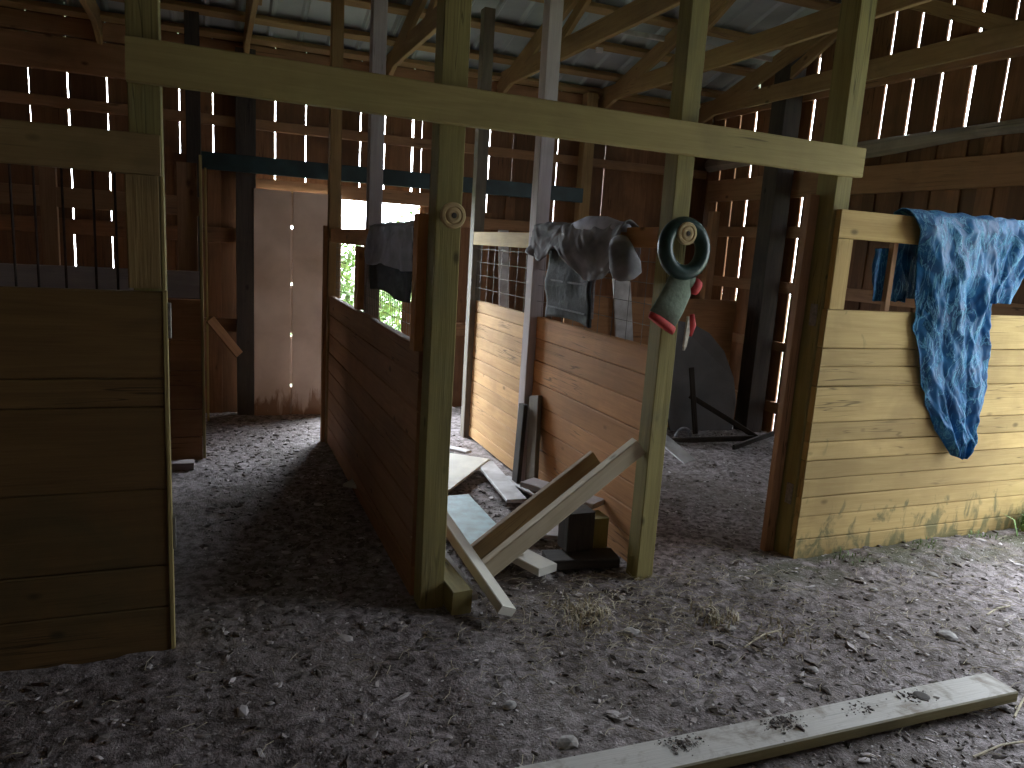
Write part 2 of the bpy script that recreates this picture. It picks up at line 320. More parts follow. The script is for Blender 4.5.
# ------------------------------------------------------------------ roof and walls
def zr(y): return 2.98 + .3 * (6.9 - y) if y > 2.0 else 2.98 + .3 * 4.9 - .3 * (2.0 - y)
def roof():
    mb = MB(); P_ = []
    x = -2.8; prof = []
    while x < 5.2:
        prof += [(x, 0), (x + .018, .02), (x + .034, .02), (x + .052, 0)]; x += .23
    for y0, y1 in ((7.1, 2.0), (2.0, -3.2)):
        V = []; F = []; U = []
        for y in (y0, y1):
            V += [(px, y, (zr(min(y, 6.9)) if y > 2 else zr(y)) - (.3 * (y - 6.9) if y > 6.9 else 0) - pz) for px, pz in prof]
        n = len(prof)
        for i in range(n - 1): F.append((i, i + 1, n + i + 1, n + i)); U.append(((0, 0), (1, 0), (1, 1), (0, 1)))
        mb.add(V, F, U)
    struct(mb.build('ceiling', M['roof']))
roof()

GAPX = [-2.45, -2.2, -1.96, -1.72, -1.48, -1.23, -.98, -.72, -.47, -.22, .025, .26, .50, .745, .98, 1.2, 1.41, 1.66, 1.9, 2.13, 2.38, 2.61, 2.84, 3.07, 3.32, 3.58, 3.83, 4.08, 4.33, 4.57, 4.8]
GWX = {-1.23: .012, -.98: .024, -.72: .013, -.47: .003, -.22: .014, .025: .013, .26: .003, .50: .014, .745: .014, .98: .003, 1.2: .018, 1.41: .02, 1.66: .03, 1.9: .004, 2.13: .026, 2.38: .016, 2.61: .008, 2.84: .004, 3.07: .014, 3.32: .004, 3.58: .010}
wb = MB()
for i in range(len(GAPX) - 1):
    a, b = GAPX[i], GAPX[i + 1]; ga, gb = GWX.get(a, .002) * (.22 if a < .4 else .3), GWX.get(b, .002) * (.22 if b < .4 else .3); x0, x1 = a + ga, b - gb
    lo = 0
    if x1 > .30 and x0 < 1.74:     # doorway
        if x0 < .30: box(wb, (x0, 6.68, -.02), (.30, 6.70, 3.055), .002); x0 = .305
        if x1 > 1.74: box(wb, (1.745, 6.68, -.02), (x1, 6.70, 3.055), .002); x1 = 1.74
        lo = 1.93
        if x1 - x0 < .03: continue
    box(wb, (x0, 6.68, lo - .02), (x1, 6.70, 3.055), .002)
for gx, z0, z1 in ((-.22, -.02, 2.12), (.025, -.02, 2.12), (1.66, -.02, 1.0), (2.38, -.02, 1.85), (2.61, -.02, 2.0), (3.07, -.02, 1.2), (3.58, -.02, .9)): box(wb, (gx - .05, 6.665, z0), (gx + .05, 6.679, z1), .002)
wall_back = struct(wb.build('wall_back', M['siding']))
def girt(wall, name, mat, lo, hi): return part(name, M[mat], wall, lo, hi, .005)
girt(wall_back, 'girt', 'girt', (-2.5, 6.63, 2.36), (4.75, 6.675, 2.44))
girt(wall_back, 'girt', 'girt', (-2.5, 6.63, 2.87), (4.75, 6.675, 3.0))
girt(wall_back, 'girt', 'siding', (-2.5, 6.63, 1.44), (.2, 6.675, 1.56))
girt(wall_back, 'girt', 'siding', (-2.5, 6.63, .70), (.2, 6.675, .82))
girt(wall_back, 'girt', 'girt', (1.80, 6.63, 1.70), (4.75, 6.675, 1.80))
girt(wall_back, 'girt', 'girt', (1.80, 6.63, .70), (4.75, 6.675, .82))
girt(wall_back, 'girt', 'girt', (-2.5, 6.62, 2.62), (-.25, 6.675, 2.86))

GAPY = [2.95, 3.12, 3.35, 3.58, 3.82, 4.06, 4.30, 4.54, 4.79, 5.04, 5.28, 5.52, 5.76, 6.02, 6.24, 6.48, 6.70]
GWY = {3.35: .012, 3.58: .022, 3.82: .042, 4.06: .036, 4.30: .032, 4.54: .028, 4.79: .003, 5.04: .030, 5.28: .022, 5.52: .003, 5.76: .024, 6.02: .022, 6.24: .015, 6.48: .015}
wr = MB()
def zbits(i):          # each gap is interrupted where boards touch behind the girts
    return None
for i in range(len(GAPY) - 1):
    a, b = GAPY[i], GAPY[i + 1]; box(wr, (4.80, a + GWY.get(a, .002) * (.32 if a < 5 else .62), -.03), (4.82, b - GWY.get(b, .002) * (.32 if b < 5 else .62), zr((a + b) / 2) - .03), .002)
y = 1.0
while y < 2.94:        # siding above the big doorway
    y1 = min(y + .25, 2.94); box(wr, (4.80, y + .002, 2.75), (4.82, y1 - .002, zr((y + y1) / 2) - .03), .002); y += .25
y = -3.0
while y < .99:
    box(wr, (4.80, y + .002, -.03), (4.82, min(y + .25, 1.0) - .002, zr(y + .12) - .03), .002); y += .25
for gy in (3.35, 3.58, 3.82, 4.06, 4.30, 4.54, 4.79): box(wr, (4.786, gy - .06, -.03), (4.799, gy + .06, 2.49), .002)      # inner battens over the lower gaps
wall_right = struct(wr.build('wall_right', M['siding']))
for lo, hi in (((4.755, 2.95, 2.94), (4.80, 6.6, 3.08)), ((4.755, 2.95, 2.13), (4.80, 6.6, 2.34)), ((4.755, 2.95, 1.78), (4.80, 6.6, 1.88)), ((4.755, 2.95, 1.29), (4.80, 6.6, 1.39)),
               ((4.755, 2.95, .77), (4.80, 6.6, .85)), ((4.755, 2.95, .2), (4.80, 6.6, .3)), ((4.755, 2.95, 3.5), (4.80, 6.0, 3.6))): part('girt', M['girt'], wall_right, lo, hi)
mb = MB(); tube(mb, [(4.72, y, 2.475 + .018 * math.sin(y * 2.3)) for y in np.linspace(2.9, 6.55, 22)], .05, 10, rad=[.055 + .012 * math.sin(y * 3.1) for y in np.linspace(2.9, 6.55, 22)])
tag(mb.build('peeled_log', M['log'], smooth=True), 'grey knobbly log nailed level along the right wall above the wide board', 'log')
mb = MB(); box(mb, (-2.6, -3, -.03), (-2.58, 6.7, 1.2)); box(mb, (-2.6, -3, 1.2), (-2.58, 6.7, 2.3)); box(mb, (-2.6, -3, 2.3), (-2.58, 6.7, 3.1))
mb2 = MB()
for mbx, pos in ((mb, None),): pass
yy = -3.0; lw = MB()
while yy < 6.69: box(lw, (-2.60, yy + .001, -.03), (-2.58, min(yy + .25, 6.7) - .001, zr(yy + .12) - .03), .002); yy += .25
struct(lw.build('wall_left', M['siding']))
fw = MB(); xx = -2.6
while xx < 4.8: box(fw, (xx + .001, -3.0, -.03), (min(xx + .25, 4.82) - .001, -2.98, 3.05), .002); xx += .25
struct(fw.build('wall_front', M['siding']))

# trusses
def truss(x, label, chord_w=.14):
    r = empty('roof_truss', (x, 6.6, 3.0))
    for nm, a, b, w_ in (('bottom_chord', (x, 6.60, 3.0), (x, -2.9, 3.0), chord_w), ('rafter', (x, 6.75, zr(6.75) - .15), (x, 2.02, zr(2.02) - .15), .14), ('rafter', (x, 1.98, zr(1.98) - .15), (x, -2.9, zr(-2.9) - .15), .14),
                         ('web', (x + .04, 5.55, 3.05), (x + .04, 4.6, zr(4.6) - .16), .09), ('web', (x + .04, 3.4, 3.05), (x + .04, 4.5, zr(4.5) - .16), .09), ('king_post', (x + .04, 2.0, 3.08), (x + .04, 2.0, zr(2.0) - .2), .09)):
        mb = MB(); board(mb, a, b, w_, .038, (0, 0, 1) if nm != 'king_post' else (0, 1, 0)); mb.build(nm, M['truss'], r)
    tag(r, label, 'roof truss', 'roof trusses')
for x, l in ((-1.75, 'roof truss furthest left, over the dark stall'), (-.75, 'dark roof truss over the left stall, its beam crossing the top left corner'), (.27, 'roof truss over the aisle to the plywood door'),
             (1.40, 'roof truss above the half wall on the left of the board pile'), (2.42, 'roof truss passing behind the grey middle post'), (3.45, 'long roof truss crossing above the open stall doorway'), (4.55, 'roof truss beside the right wall')):
    truss(x, l)
py = [6.58, 6.30, 5.88, 5.44, 4.9, 4.3, 3.6, 3.08, 2.4, 1.7, .9, .1, -.7, -1.5, -2.3]
nth = ['purlin under the metal roof, nearest the back wall', 'second roof purlin from the back wall', 'third roof purlin from the back wall', 'fourth roof purlin from the back wall', 'fifth roof purlin from the back wall', 'sixth roof purlin from the back wall'] + [w_ + ' roof purlin from the back wall, high above the stall fronts' for w_ in ('seventh', 'eighth')] + [w_ + ' roof purlin from the back wall, beyond the ridge' for w_ in ('ninth', 'tenth', 'eleventh', 'twelfth', 'thirteenth', 'fourteenth', 'fifteenth')]
for i, y in enumerate(py):
    mb = MB(); board(mb, (-2.55, y, zr(y) - .045), (4.78, y, zr(y) - .045), .085, .038, (0, 1, -.3 if y > 2 else .3))
    tag(mb.build('roof_purlin', M['truss']), nth[i], 'purlin', 'roof purlins')
mb = MB(); board(mb, (2.9, 5.56, 3.285), (4.7, 5.56, 3.285), .04, .02, (0, 0, 1)); tag(mb.build('lit_purlin_edge', M['white']), 'thin white strip painted in as the lit edge of a purlin above the stall doorway', 'lit edge')  # white colour stands in for light along a purlin edge

mb = MB(); box(mb, (2.955, 5.80, 3.165), (3.01, 5.83, 3.205)); tag(mb.build('junction_block', M['white']), 'small white square block on the purlin above the header beam', 'block')
# ------------------------------------------------------------------ posts
def post(name, mat, x0, x1, y0, y1, z1, label, extra=None):
    z0 = -.05; z1 = z1 + .13 if z1 > 3.05 else z1
    o = one(name, M[mat], [((x0, y0, z0), (x1, y1, z1))], label, 'post'); return o
post('timber_post', 'olive', -.25, -.15, 2.87, 2.98, zr(2.9) - .2, 'olive post at the right end of the dark stall front')
post('timber_post', 'olive', .815, .92, 2.87, 2.98, zr(2.9) - .2, 'green-tinged front post with the half wall running back from it')
post('timber_post', 'olive', 1.895, 1.985, 2.87, 2.97, zr(2.9) - .2, 'green-tinged front post carrying the green ring and red-trimmed felt')
post('timber_post', 'olive', 2.84, 2.94, 2.90, 3.03, zr(2.9) - .2, 'front post between the stall doorway and the yellow board panel')
post('timber_post', 'greypost', .845, .925, 4.40, 4.48, zr(4.4) - .2, 'light grey post behind the half wall, beside the hung grey blanket')
post('timber_post', 'truss', .79, .87, 5.57, 5.66, zr(5.6) - .2, 'brown post at the far end of the left half wall')
post('timber_post', 'palepost', 1.895, 1.985, 4.38, 4.48, zr(4.4) - .2, 'pale grey post midway along the orange board wall')
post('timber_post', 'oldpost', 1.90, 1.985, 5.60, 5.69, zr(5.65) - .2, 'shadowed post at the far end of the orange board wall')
post('timber_post', 'truss', 3.25, 3.36, 6.50, 6.60, 3.0, 'yellowish brown post against the back wall, right of the teal beam end')
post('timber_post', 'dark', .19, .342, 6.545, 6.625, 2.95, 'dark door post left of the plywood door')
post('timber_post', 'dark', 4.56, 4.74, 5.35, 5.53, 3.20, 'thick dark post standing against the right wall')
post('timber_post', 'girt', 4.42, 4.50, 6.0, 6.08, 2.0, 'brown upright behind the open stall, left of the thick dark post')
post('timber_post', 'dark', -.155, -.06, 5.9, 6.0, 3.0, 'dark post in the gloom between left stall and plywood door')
post('timber_post', 'dark', 4.705, 4.79, 2.84, 2.94, zr(2.9) - .24, 'dark corner post at the right end of the yellow board panel')
post('timber_post', 'dark', 4.70, 4.79, .9, 1.0, 3.6, 'dark post on the near side of the big right-hand doorway')
hm = MB(); board(hm, (-.25, 2.85, 2.074), (2.93, 2.85, 2.052), .138, .038, (0, 0, 1), jit=.002)
tag(hm.build('header_beam', M['header']), 'long olive-yellow beam spanning across the front of all the stall posts', 'beam')
one('lintel_beam', M['beam_blue'], [((-.08, 6.42, 2.0), (3.24, 6.46, 2.13))], 'dark teal beam running along the back wall above the doorway', 'beam')
one('cross_rail', M['girt'], [((.343, 6.58, 1.86), (1.80, 6.62, 1.975))], 'reddish brown rail directly above the plywood door', 'rail')
mb = MB(); board(mb, (-.02, 6.3, .85), (.2, 6.4, .55), .07, .03, (0, 0, 1)); tag(mb.build('brace_stick', M['girt']), 'short slanting brace low beside the dark door post', 'brace')

# plywood door with light leaking through holes at its centre joint
dr = empty('door_1', (.64, 6.56, 0)); struct(dr)
mb = MB()
box(mb, (.325, 6.52, -.02), (.617, 6.54, 1.89)); box(mb, (.631, 6.52, -.02), (1.03, 6.54, 1.89))
zs = [-.02, .26, .70, 1.13, 1.60, 1.87]
for i in range(5): box(mb, (.612, 6.541, zs[i] + (.012 if i else 0)), (.636, 6.55, zs[i + 1] - (.012 if i < 4 else 0)), .001)
o = mb.build('door_panel', M['ply'], dr)
part('door_edge', M['girt'], dr, (.945, 6.48, .03), (1.0, 6.519, 1.87))

# ------------------------------------------------------------------ plank walls
def planks_y(mb, x0, x1, y0, y1, cuts, gap=.003):      # boards running along y
    for a, b in zip(cuts[:-1], cuts[1:]): box(mb, (x0 + random.uniform(0, .002), y0, a + gap / 2), (x1 + random.uniform(0, .002), y1, b - gap / 2), .004)
def planks_x(mb, x0, x1, y0, y1, cuts, gap=.003, ragged=.0):
    for a, b in zip(cuts[:-1], cuts[1:]): box(mb, (x0, y0 - random.uniform(0, .002), a + gap / 2), (x1 + random.uniform(-ragged, ragged), y1, b - gap / 2), .004)
def wiremesh(parent, x, ys, zs, y0, y1, z0, z1, axis='y'):
    mb = MB()
    for y in ys: tube(mb, [(x, y, z0), (x, y, z1)] if axis == 'y' else [(y, x, z0), (y, x, z1)], .0016, 5)
    for z in zs: tube(mb, [(x, y0, z), (x, y1, z)] if axis == 'y' else [(y0, x, z), (y1, x, z)], .0016, 5)
    return mb.build('wire_mesh', M['wire'], parent)
# left half wall
r = empty('stall_partition', (.82, 4.3, 0)); tag(r, 'brown half-height plank wall between the aisle and the pile of boards', 'partition')
mb = MB(); planks_y(mb, .80, .84, 2.985, 5.56, [0, .14, .28, .42, .56, .70, .84, .98, 1.12]); mb.build('plank_panel', M['brown'], r)
part('top_rail', M['orange'], r, (.80, 4.02, 1.505), (.84, 5.56, 1.60)); part('top_rail', M['orange'], r, (.80, 3.06, 1.505), (.84, 4.015, 1.60))
part('end_board', M['orange'], r, (.775, 2.985, 1.10), (.835, 3.055, 1.66)); part('end_board', M['orange'], r, (.80, 4.44, 1.125), (.838, 4.56, 1.50))
part('jamb', M['brown'], r, (.76, 5.60, .0), (.785, 5.66, 1.62))
wiremesh(r, .845, np.arange(3.1, 5.6, .05), np.arange(1.17, 1.62, .05), 3.0, 5.6, 1.12, 1.6)
# right half wall
r = empty('stall_partition', (1.95, 4.3, 0)); tag(r, 'orange half-height plank wall on the right of the pile of boards', 'partition')
mb = MB(); planks_y(mb, 1.945, 1.985, 2.985, 4.375, [.005, .15, .29, .42, .56, .70, .84, .98, 1.12]); mb.build('plank_panel', M['orange'], r)
mb = MB(); planks_y(mb, 1.945, 1.985, 4.485, 5.595, [.005, .10, .19, .285, .38, .475, .57, .66, .75, .84, .94, 1.03, 1.12]); mb.build('plank_panel', M['orange_light'], r)
part('top_rail', M['orange'], r, (1.895, 2.975, 1.585), (1.93, 4.375, 1.68)); part('top_rail', M['pine'], r, (1.90, 4.485, 1.55), (1.935, 5.595, 1.65))
wiremesh(r, 1.94, np.arange(3.1, 5.6, .15), np.arange(1.22, 1.55, .1), 3.02, 5.6, 1.12, 1.6)
# right front panel
r = empty('stall_front', (3.8, 2.88, 0)); tag(r, 'stall front of yellow pine boards under the blue tarp', 'stall front')
mb = MB(); planks_x(mb, 2.855, 4.70, 2.86, 2.898, [.0, .115, .245, .35, .45, .55, .65, .755, .945, 1.05, 1.145, 1.34], ragged=.004); mb.build('plank_panel', M['front_pine'], r)
part('upright', M['pine'], r, (2.86, 2.86, 1.342), (2.96, 2.898, 1.69)); part('top_rail', M['pine'], r, (2.86, 2.86, 1.692), (4.70, 2.898, 1.83))
part('upright', M['girt'], r, (3.285, 2.905, 1.30), (3.32, 2.935, 1.70)); part('upright', M['girt'], r, (4.62, 2.90, 1.30), (4.70, 2.935, 1.70))
# door jamb left of right front post
r = empty('door_jamb', (2.78, 2.99, 0)); tag(r, 'orange-brown jamb strip with hinges beside the dark doorway post', 'door jamb')
part('jamb_board', M['girt'], r, (2.775, 2.99, -.02), (2.835, 3.03, 1.90))
for z in (.30, 1.25): part('hinge', M['steel'], r, (2.833, 2.91, z), (2.8385, 2.955, z + .11), .001)
# left front (dark) panel
r = empty('stall_front', (-.8, 2.83, 0)); tag(r, 'dark stall front of wide boards at the left edge', 'stall front')
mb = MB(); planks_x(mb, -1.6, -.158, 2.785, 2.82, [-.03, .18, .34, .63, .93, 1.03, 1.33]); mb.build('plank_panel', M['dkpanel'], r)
part('lit_edge_strip', M['header'], r, (-.156, 2.78, -.03), (-.142, 2.83, 1.33), .002)  # lighter wood paints in the light along the panel's right edge
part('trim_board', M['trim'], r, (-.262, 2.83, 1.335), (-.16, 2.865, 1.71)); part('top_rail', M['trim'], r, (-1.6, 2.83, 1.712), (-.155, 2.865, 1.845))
part('lit_edge_strip', M['header'], r, (-.158, 2.83, 1.335), (-.147, 2.868, 1.71), .002)  # same lighter wood, painting the lit edge on up the trim board
for z in (.40, 1.17): part('hinge', M['steel'], r, (-.141, 2.785, z), (-.131, 2.815, z + .12), .001)
for x in (-.60, -.535, -.455, -.365, -.30):
    mb = MB(); tube(mb, [(x, 2.90, 1.30), (x, 2.90, 1.75)], .004, 8); mb.build('grille_bar', M['rust'], r)
# rear left stall
r = empty('stall_front', (-.8, 5.27, 0)); tag(r, 'low plank stall front deep in the gloom behind the left stall', 'stall front')
mb = MB(); planks_x(mb, -2.4, -.07, 5.25, 5.285, [-.01, .17, .36, .62, .82, 1.09]); mb.build('plank_panel', M['brown'], r)
part('top_board', M['greypost'], r, (-2.4, 5.25, 1.095), (-.075, 5.285, 1.27)); part('upright', M['girt'], r, (-.95, 5.29, 1.27), (-.86, 5.33, 2.0))
part('upright', M['girt'], r, (-.20, 5.29, 1.27), (-.08, 5.33, 1.95)); part('top_rail', M['girt'], r, (-2.4, 5.29, 1.62), (-.07, 5.325, 1.74)); 
part('lit_edge_strip', M['header'], r, (-.068, 5.245, .02), (-.05, 5.30, 2.0), .002)  # pale wood stands in for the edge-lit end of the rear stall
one('lit_edge_board', M['header'], [((-.045, 6.30, .02), (-.028, 6.34, 2.0))], 'thin upright strip coloured pale as an edge-lit line, just left of the dark door post', 'board')  # second edge-lit line, its light put into the pale wood colour
one('wood_block', M['greypost'], [((-.30, 5.0, 0.01), (-.12, 5.09, .06))], 'pale block on the dirt by the gloomy rear stall', 'block')
# inside the right stall
one('plywood_panel', M['brown'], [((2.75, 5.62, 0), (4.50, 5.64, 1.19))], 'dark brown plywood half wall across the back of the open stall', 'panel')
mb = MB(); board(mb, (3.40, 5.50, .0), (3.24, 5.58, 1.36), .17, .02, (1, 0, 0)); tag(mb.build('leaning_board', M['white']), 'tall pale board leaning on the brown plywood behind the orange wall', 'board')
def disc_sheet():
    mb = MB(); V = []; n = 22; out = [(3.80, .02), (4.42, .02), (4.46, .28), (4.42, .50), (4.30, .74), (4.14, .90), (3.97, .98), (3.82, 1.0), (3.70, .98), (3.68, .5)]
    def P(x, z, k): return (x, 5.42 + z * .12 + k + .05 * math.sin(x * 4), z)
    k = len(out); V = [P(x, z, 0) for x, z in out] + [P(x, z, .012) for x, z in out]
    F = [tuple(range(k)), tuple(range(2 * k - 1, k - 1, -1))] + [(i, k + i, k + (i + 1) % k, (i + 1) % k) for i in range(k)]
    mb.add(V, F, [tuple((0, 0) for _ in f) for f in F]); return mb
tag(disc_sheet().build('round_topped_sheet', plain('grey_sheet', (.16, .16, .17), .6, 0, .2, 4)), 'dull grey sheet with a rounded top leaning against the brown plywood', 'sheet')
for a, b, l in (((3.9, 5.35, .36), (4.45, 5.05, .03), 'dark slanting stick before the grey sheet'), ((3.4, 5.1, .03), (4.35, 5.0, .05), 'dark board lying on the dirt before the grey sheet'), ((4.0, 4.82, .03), (4.7, 5.15, .04), 'dark lath lying near the thick dark post'), ((3.85, 5.30, .62), (3.95, 5.28, .03), 'thin dark upright stick before the grey sheet')):
    mb = MB(); board(mb, a, b, .045, .02, (0, 0, 1)); tag(mb.build('old_stick', M['dark']), l, 'stick')
mb = MB(); board(mb, (3.22, 4.95, .22), (3.38, 4.55, .02), .16, .008, (1, .3, 0)); tag(mb.build('board_scrap', M['white']), 'white scrap lying behind the foot of the ring post', 'scrap')
mb = MB(); tube(mb, [(3.62 + .07 * math.cos(t), 5.0, .09 + .07 * math.sin(t)) for t in np.linspace(0, math.pi, 12)], .014, 8); tag(mb.build('curved_handle', M['fleece'], smooth=True), 'small pale curved hoop on the dirt in the open stall', 'hoop')

# ------------------------------------------------------------------ pile of boards
def lie(name, mat, a, b, w, t, wd, label, cat='board', **k):
    mb = MB(); board(mb, a, b, w, t, wd, **k); return tag(mb.build(name, M[mat]), label, cat)
lie('leaning_timber', 'truss', (1.10, 3.14, .06), (1.74, 3.09, .56), .088, .038, (0, 0, 1), 'longer-backed dark timber of the two slanting above the pile', 'timber')
lie('leaning_timber', 'pale', (1.12, 2.99, .055), (1.875, 2.93, .66), .082, .058, (0, 0, 1), 'slanting timber whose pale sawn end rests by the ring post', 'timber')
lie('flat_board', 'cream', (1.57, 4.93, .06), (.97, 4.19, .06), .62, .018, (-.78, .63, .0), 'large cream sheet lying at the back of the pile', 'sheet')
lie('flat_board', 'blueboard', (1.275, 4.0, .07), (1.27, 3.15, .07), .27, .03, (1, .02, 0), 'pale blue board with dark flecks in the middle of the pile', 'board')
lie('flat_board', 'white', (1.76, 4.70, .05), (1.69, 3.92, .05), .13, .022, (1, 0, 0), 'narrow white board lying beside the orange wall', 'board')
lie('flat_board', 'white', (1.62, 5.28, .02), (1.76, 5.05, .03), .07, .02, (1, 1, 0), 'small white offcut beyond the cream sheet', 'offcut')
lie('flat_board', 'white', (1.80, 4.42, .03), (1.93, 3.95, .03), .09, .018, (1, 0, 0), 'white splintered strip at the foot of the grey post', 'offcut')
lie('flat_board', 'cream', (1.24, 3.62, .05), (1.47, 2.98, .05), .12, .04, (1, 0, 0), 'pale green board poking out under the slanting timbers', 'board')
lie('flat_board', 'cream', (1.0, 3.60, .30), (1.135, 2.66, .045), .085, .04, (1, .1, -.5), 'pale narrow board pointing forward from the pile', 'board')
lie('flat_board', 'white', (.96, 3.45, .12), (1.01, 2.80, .05), .09, .03, (1, 0, 0), 'white painted board close beside the half wall post', 'board')
lie('stump_block', 'olive', (.975, 2.78, .045), (.93, 3.30, .075), .11, .09, (0, 0, 1), 'mossy wooden block lying at the foot of the half wall post', 'block')
lie('wood_block', 'dark', (1.70, 3.16, .07), (1.70, 3.16, .27), .15, .11, (1, 0, 0), 'dark upright wooden block near the ring post', 'block')
lie('wood_block', 'olive', (1.83, 3.22, .01), (1.83, 3.22, .21), .12, .12, (1, 0, 0), 'mossy wooden block between the dark block and the ring post', 'block')
lie('flat_board', 'greypost', (1.66, 3.72, .235), (1.90, 3.30, .232), .13, .03, (1, .3, 0), 'pale board end laid on the mossy block', 'board')
lie('flat_board', 'dark', (1.52, 3.12, .035), (1.88, 3.06, .035), .14, .05, (0, 1, 0), 'dark plank under the wooden blocks', 'board')
lie('flat_board', 'greypost', (1.50, 3.55, .03), (1.75, 3.45, .03), .16, .02, (0, 1, 0), 'grey scrap board behind the dark block', 'board')
lie('leaning_board', 'dark', (1.84, 4.30, .01), (1.875, 4.34, .55), .09, .03, (0, 1, 0), 'short dark brown board leaning at the grey post', 'board')
lie('leaning_board', 'oldpost', (1.87, 4.12, .01), (1.925, 4.27, .62), .14, .03, (0, 1, 0), 'wider dark board leaning on the orange wall', 'board')

lie('leaning_board', 'white', (2.58, 6.42, .0), (2.53, 6.60, 1.70), .10, .02, (1, 0, 0), 'pale bluish board leaning on the back wall, seen through the wire mesh')
# foreground plank
pl = empty('floor_plank', (1.6, 1.68, 0)); tag(pl, 'long grey-topped plank lying on the dirt in the foreground', 'plank')
mb = MB(); board(mb, (.35, 1.70, .037), (2.73, 1.64, .040), .134, .044, (0, 1, 0), ch=.005, jit=.002)
o = mb.build('plank_body', M['plank'], pl)
mb = MB()
lathe(mb, [(.004, .0), (.026, .001), (.028, .003), (.018, .005)], (2.34, 1.66, .0605), (0, 0, 1), 16); mb.build('knot_hole', M['dark'], pl)
dm = MB()
def clod(mb, c, r, fl=.5):
    t = (1 + 5 ** .5) / 2; base = np.array([(-1, t, 0), (1, t, 0), (-1, -t, 0), (1, -t, 0), (0, -1, t), (0, 1, t), (0, -1, -t), (0, 1, -t), (t, 0, -1), (t, 0, 1), (-t, 0, -1), (-t, 0, 1)]) / 1.9
    Fi = [(0, 11, 5), (0, 5, 1), (0, 1, 7), (0, 7, 10), (0, 10, 11), (1, 5, 9), (5, 11, 4), (11, 10, 2), (10, 7, 6), (7, 1, 8), (3, 9, 4), (3, 4, 2), (3, 2, 6), (3, 6, 8), (3, 8, 9), (4, 9, 5), (2, 4, 11), (6, 2, 10), (8, 6, 7), (9, 8, 1)]
    s = np.array([rng.uniform(.8, 2.1), rng.uniform(.5, 1.1), fl * rng.uniform(.6, 1.2)]); a = rng.uniform(0, 6.28); V = base * rng.uniform(.45, 1.4, (12, 1)) * s * r
    ca, sa = math.cos(a), math.sin(a); V = np.stack([V[:, 0] * ca - V[:, 1] * sa, V[:, 0] * sa + V[:, 1] * ca, V[:, 2]], 1) + np.array(c)
    mb.add(V, Fi, [((0, 0), (1, 0), (1, 1))] * 20)
for k in range(420):
    cx = random.choice([1.33, 1.36, 1.72, 1.72, 1.76, 2.06, 2.31]) + random.gauss(0, .035); cy = 1.70 - .025 * (cx - .35) + random.gauss(.018, .022)
    if .8 < cx < 2.72 and abs(cy - (1.70 - .025 * (cx - .35))) < .06: clod(dm, (cx, cy, .062), min(.011, .0012 + random.expovariate(1 / .0018)), .5)
o = dm.build('dirt_crumbs', M['clod'], pl); o['kind'] = 'stuff'

# ------------------------------------------------------------------ loose dirt, stones, straw
cm = MB()
for k in range(9000):
    y = 1.2 + 5.2 * random.random() ** 1.8; x = random.uniform(-1.0, 4.7) if y < 2.7 else random.choice([random.uniform(-.05, .75), random.uniform(.95, 1.85), random.uniform(2, 4.6)])
    clod(cm, (x, y, GZ(x, y) + .003), min(.026, .003 + random.expovariate(1 / .0038)), .55)
tag(cm.build('loose_dirt', M['clod'], origin=np.zeros(3)), 'crumbs and clods of dark dirt strewn over the barn floor', 'dirt', kind='stuff')
cm = MB()
for k in range(7000):
    y = 1.2 + 5.0 * random.random() ** 1.6; x = random.uniform(-1.0, 4.7) if y < 2.7 else random.choice([random.uniform(-.05, .75), random.uniform(.95, 1.85), random.uniform(2, 4.6)])
    clod(cm, (x, y, GZ(x, y) + .004), min(.02, .002 + random.expovariate(1 / .0034)), .35)
tag(cm.build('wood_chips_and_gravel', M['chip'], origin=np.zeros(3)), 'pale gravel and chips scattered through the dirt', 'gravel', kind='stuff')
sm = MB()
def straw(mb, x, y, L, r=.0012, lift=.01):
    a = random.uniform(0, math.pi); z = GZ(x, y) + .006; b = random.uniform(-.3, .3)
    tube(mb, [(x, y, z + random.uniform(0, lift)), (x + L * .5 * math.cos(a), y + L * .5 * math.sin(a), z + .006 + random.uniform(0, lift)), (x + L * math.cos(a + b), y + L * math.sin(a + b), z + random.uniform(0, lift))], r, 4)
for k in range(1700):
    q = random.random()
    if q < .5: x, y = random.gauss(1.75, .45), random.gauss(2.55, .25)
    elif q < .8: x, y = random.gauss(3.0, .7), random.gauss(2.2, .35)
    else: x, y = random.uniform(-.8, 4.5), random.uniform(1.3, 2.7)
    if y > 2.75 and (x > 2.8 or x < .9): continue
    straw(sm, x, y, random.uniform(.02, .10))
tag(sm.build('straw_litter', M['straw'], origin=np.zeros(3)), 'dry straw bits scattered around the front of the pile', 'straw', kind='stuff')
def ico(name, c, r, fl, mat, label, cat, group=None):
    import bmesh
    bm = bmesh.new(); bmesh.ops.create_icosphere(bm, subdivisions=2, radius=r); s = random.randint(0, 999)
    sx, sy = random.uniform(.8, 1.3), random.uniform(.7, 1.1)
    for v in bm.verts:
        n = 1 + .25 * float(noise(v.co.x / r * 1.3 + s, v.co.y / r * 1.3 + v.co.z / r)); v.co = Vector((v.co.x * n * sx, v.co.y * n * sy, v.co.z * n * fl))
    me = bpy.data.meshes.new(name); bm.to_mesh(me); bm.free(); me.materials.append(mat); o = bpy.data.objects.new(name, me); COL.objects.link(o); o.location = c
    return tag(o, label, cat, group)
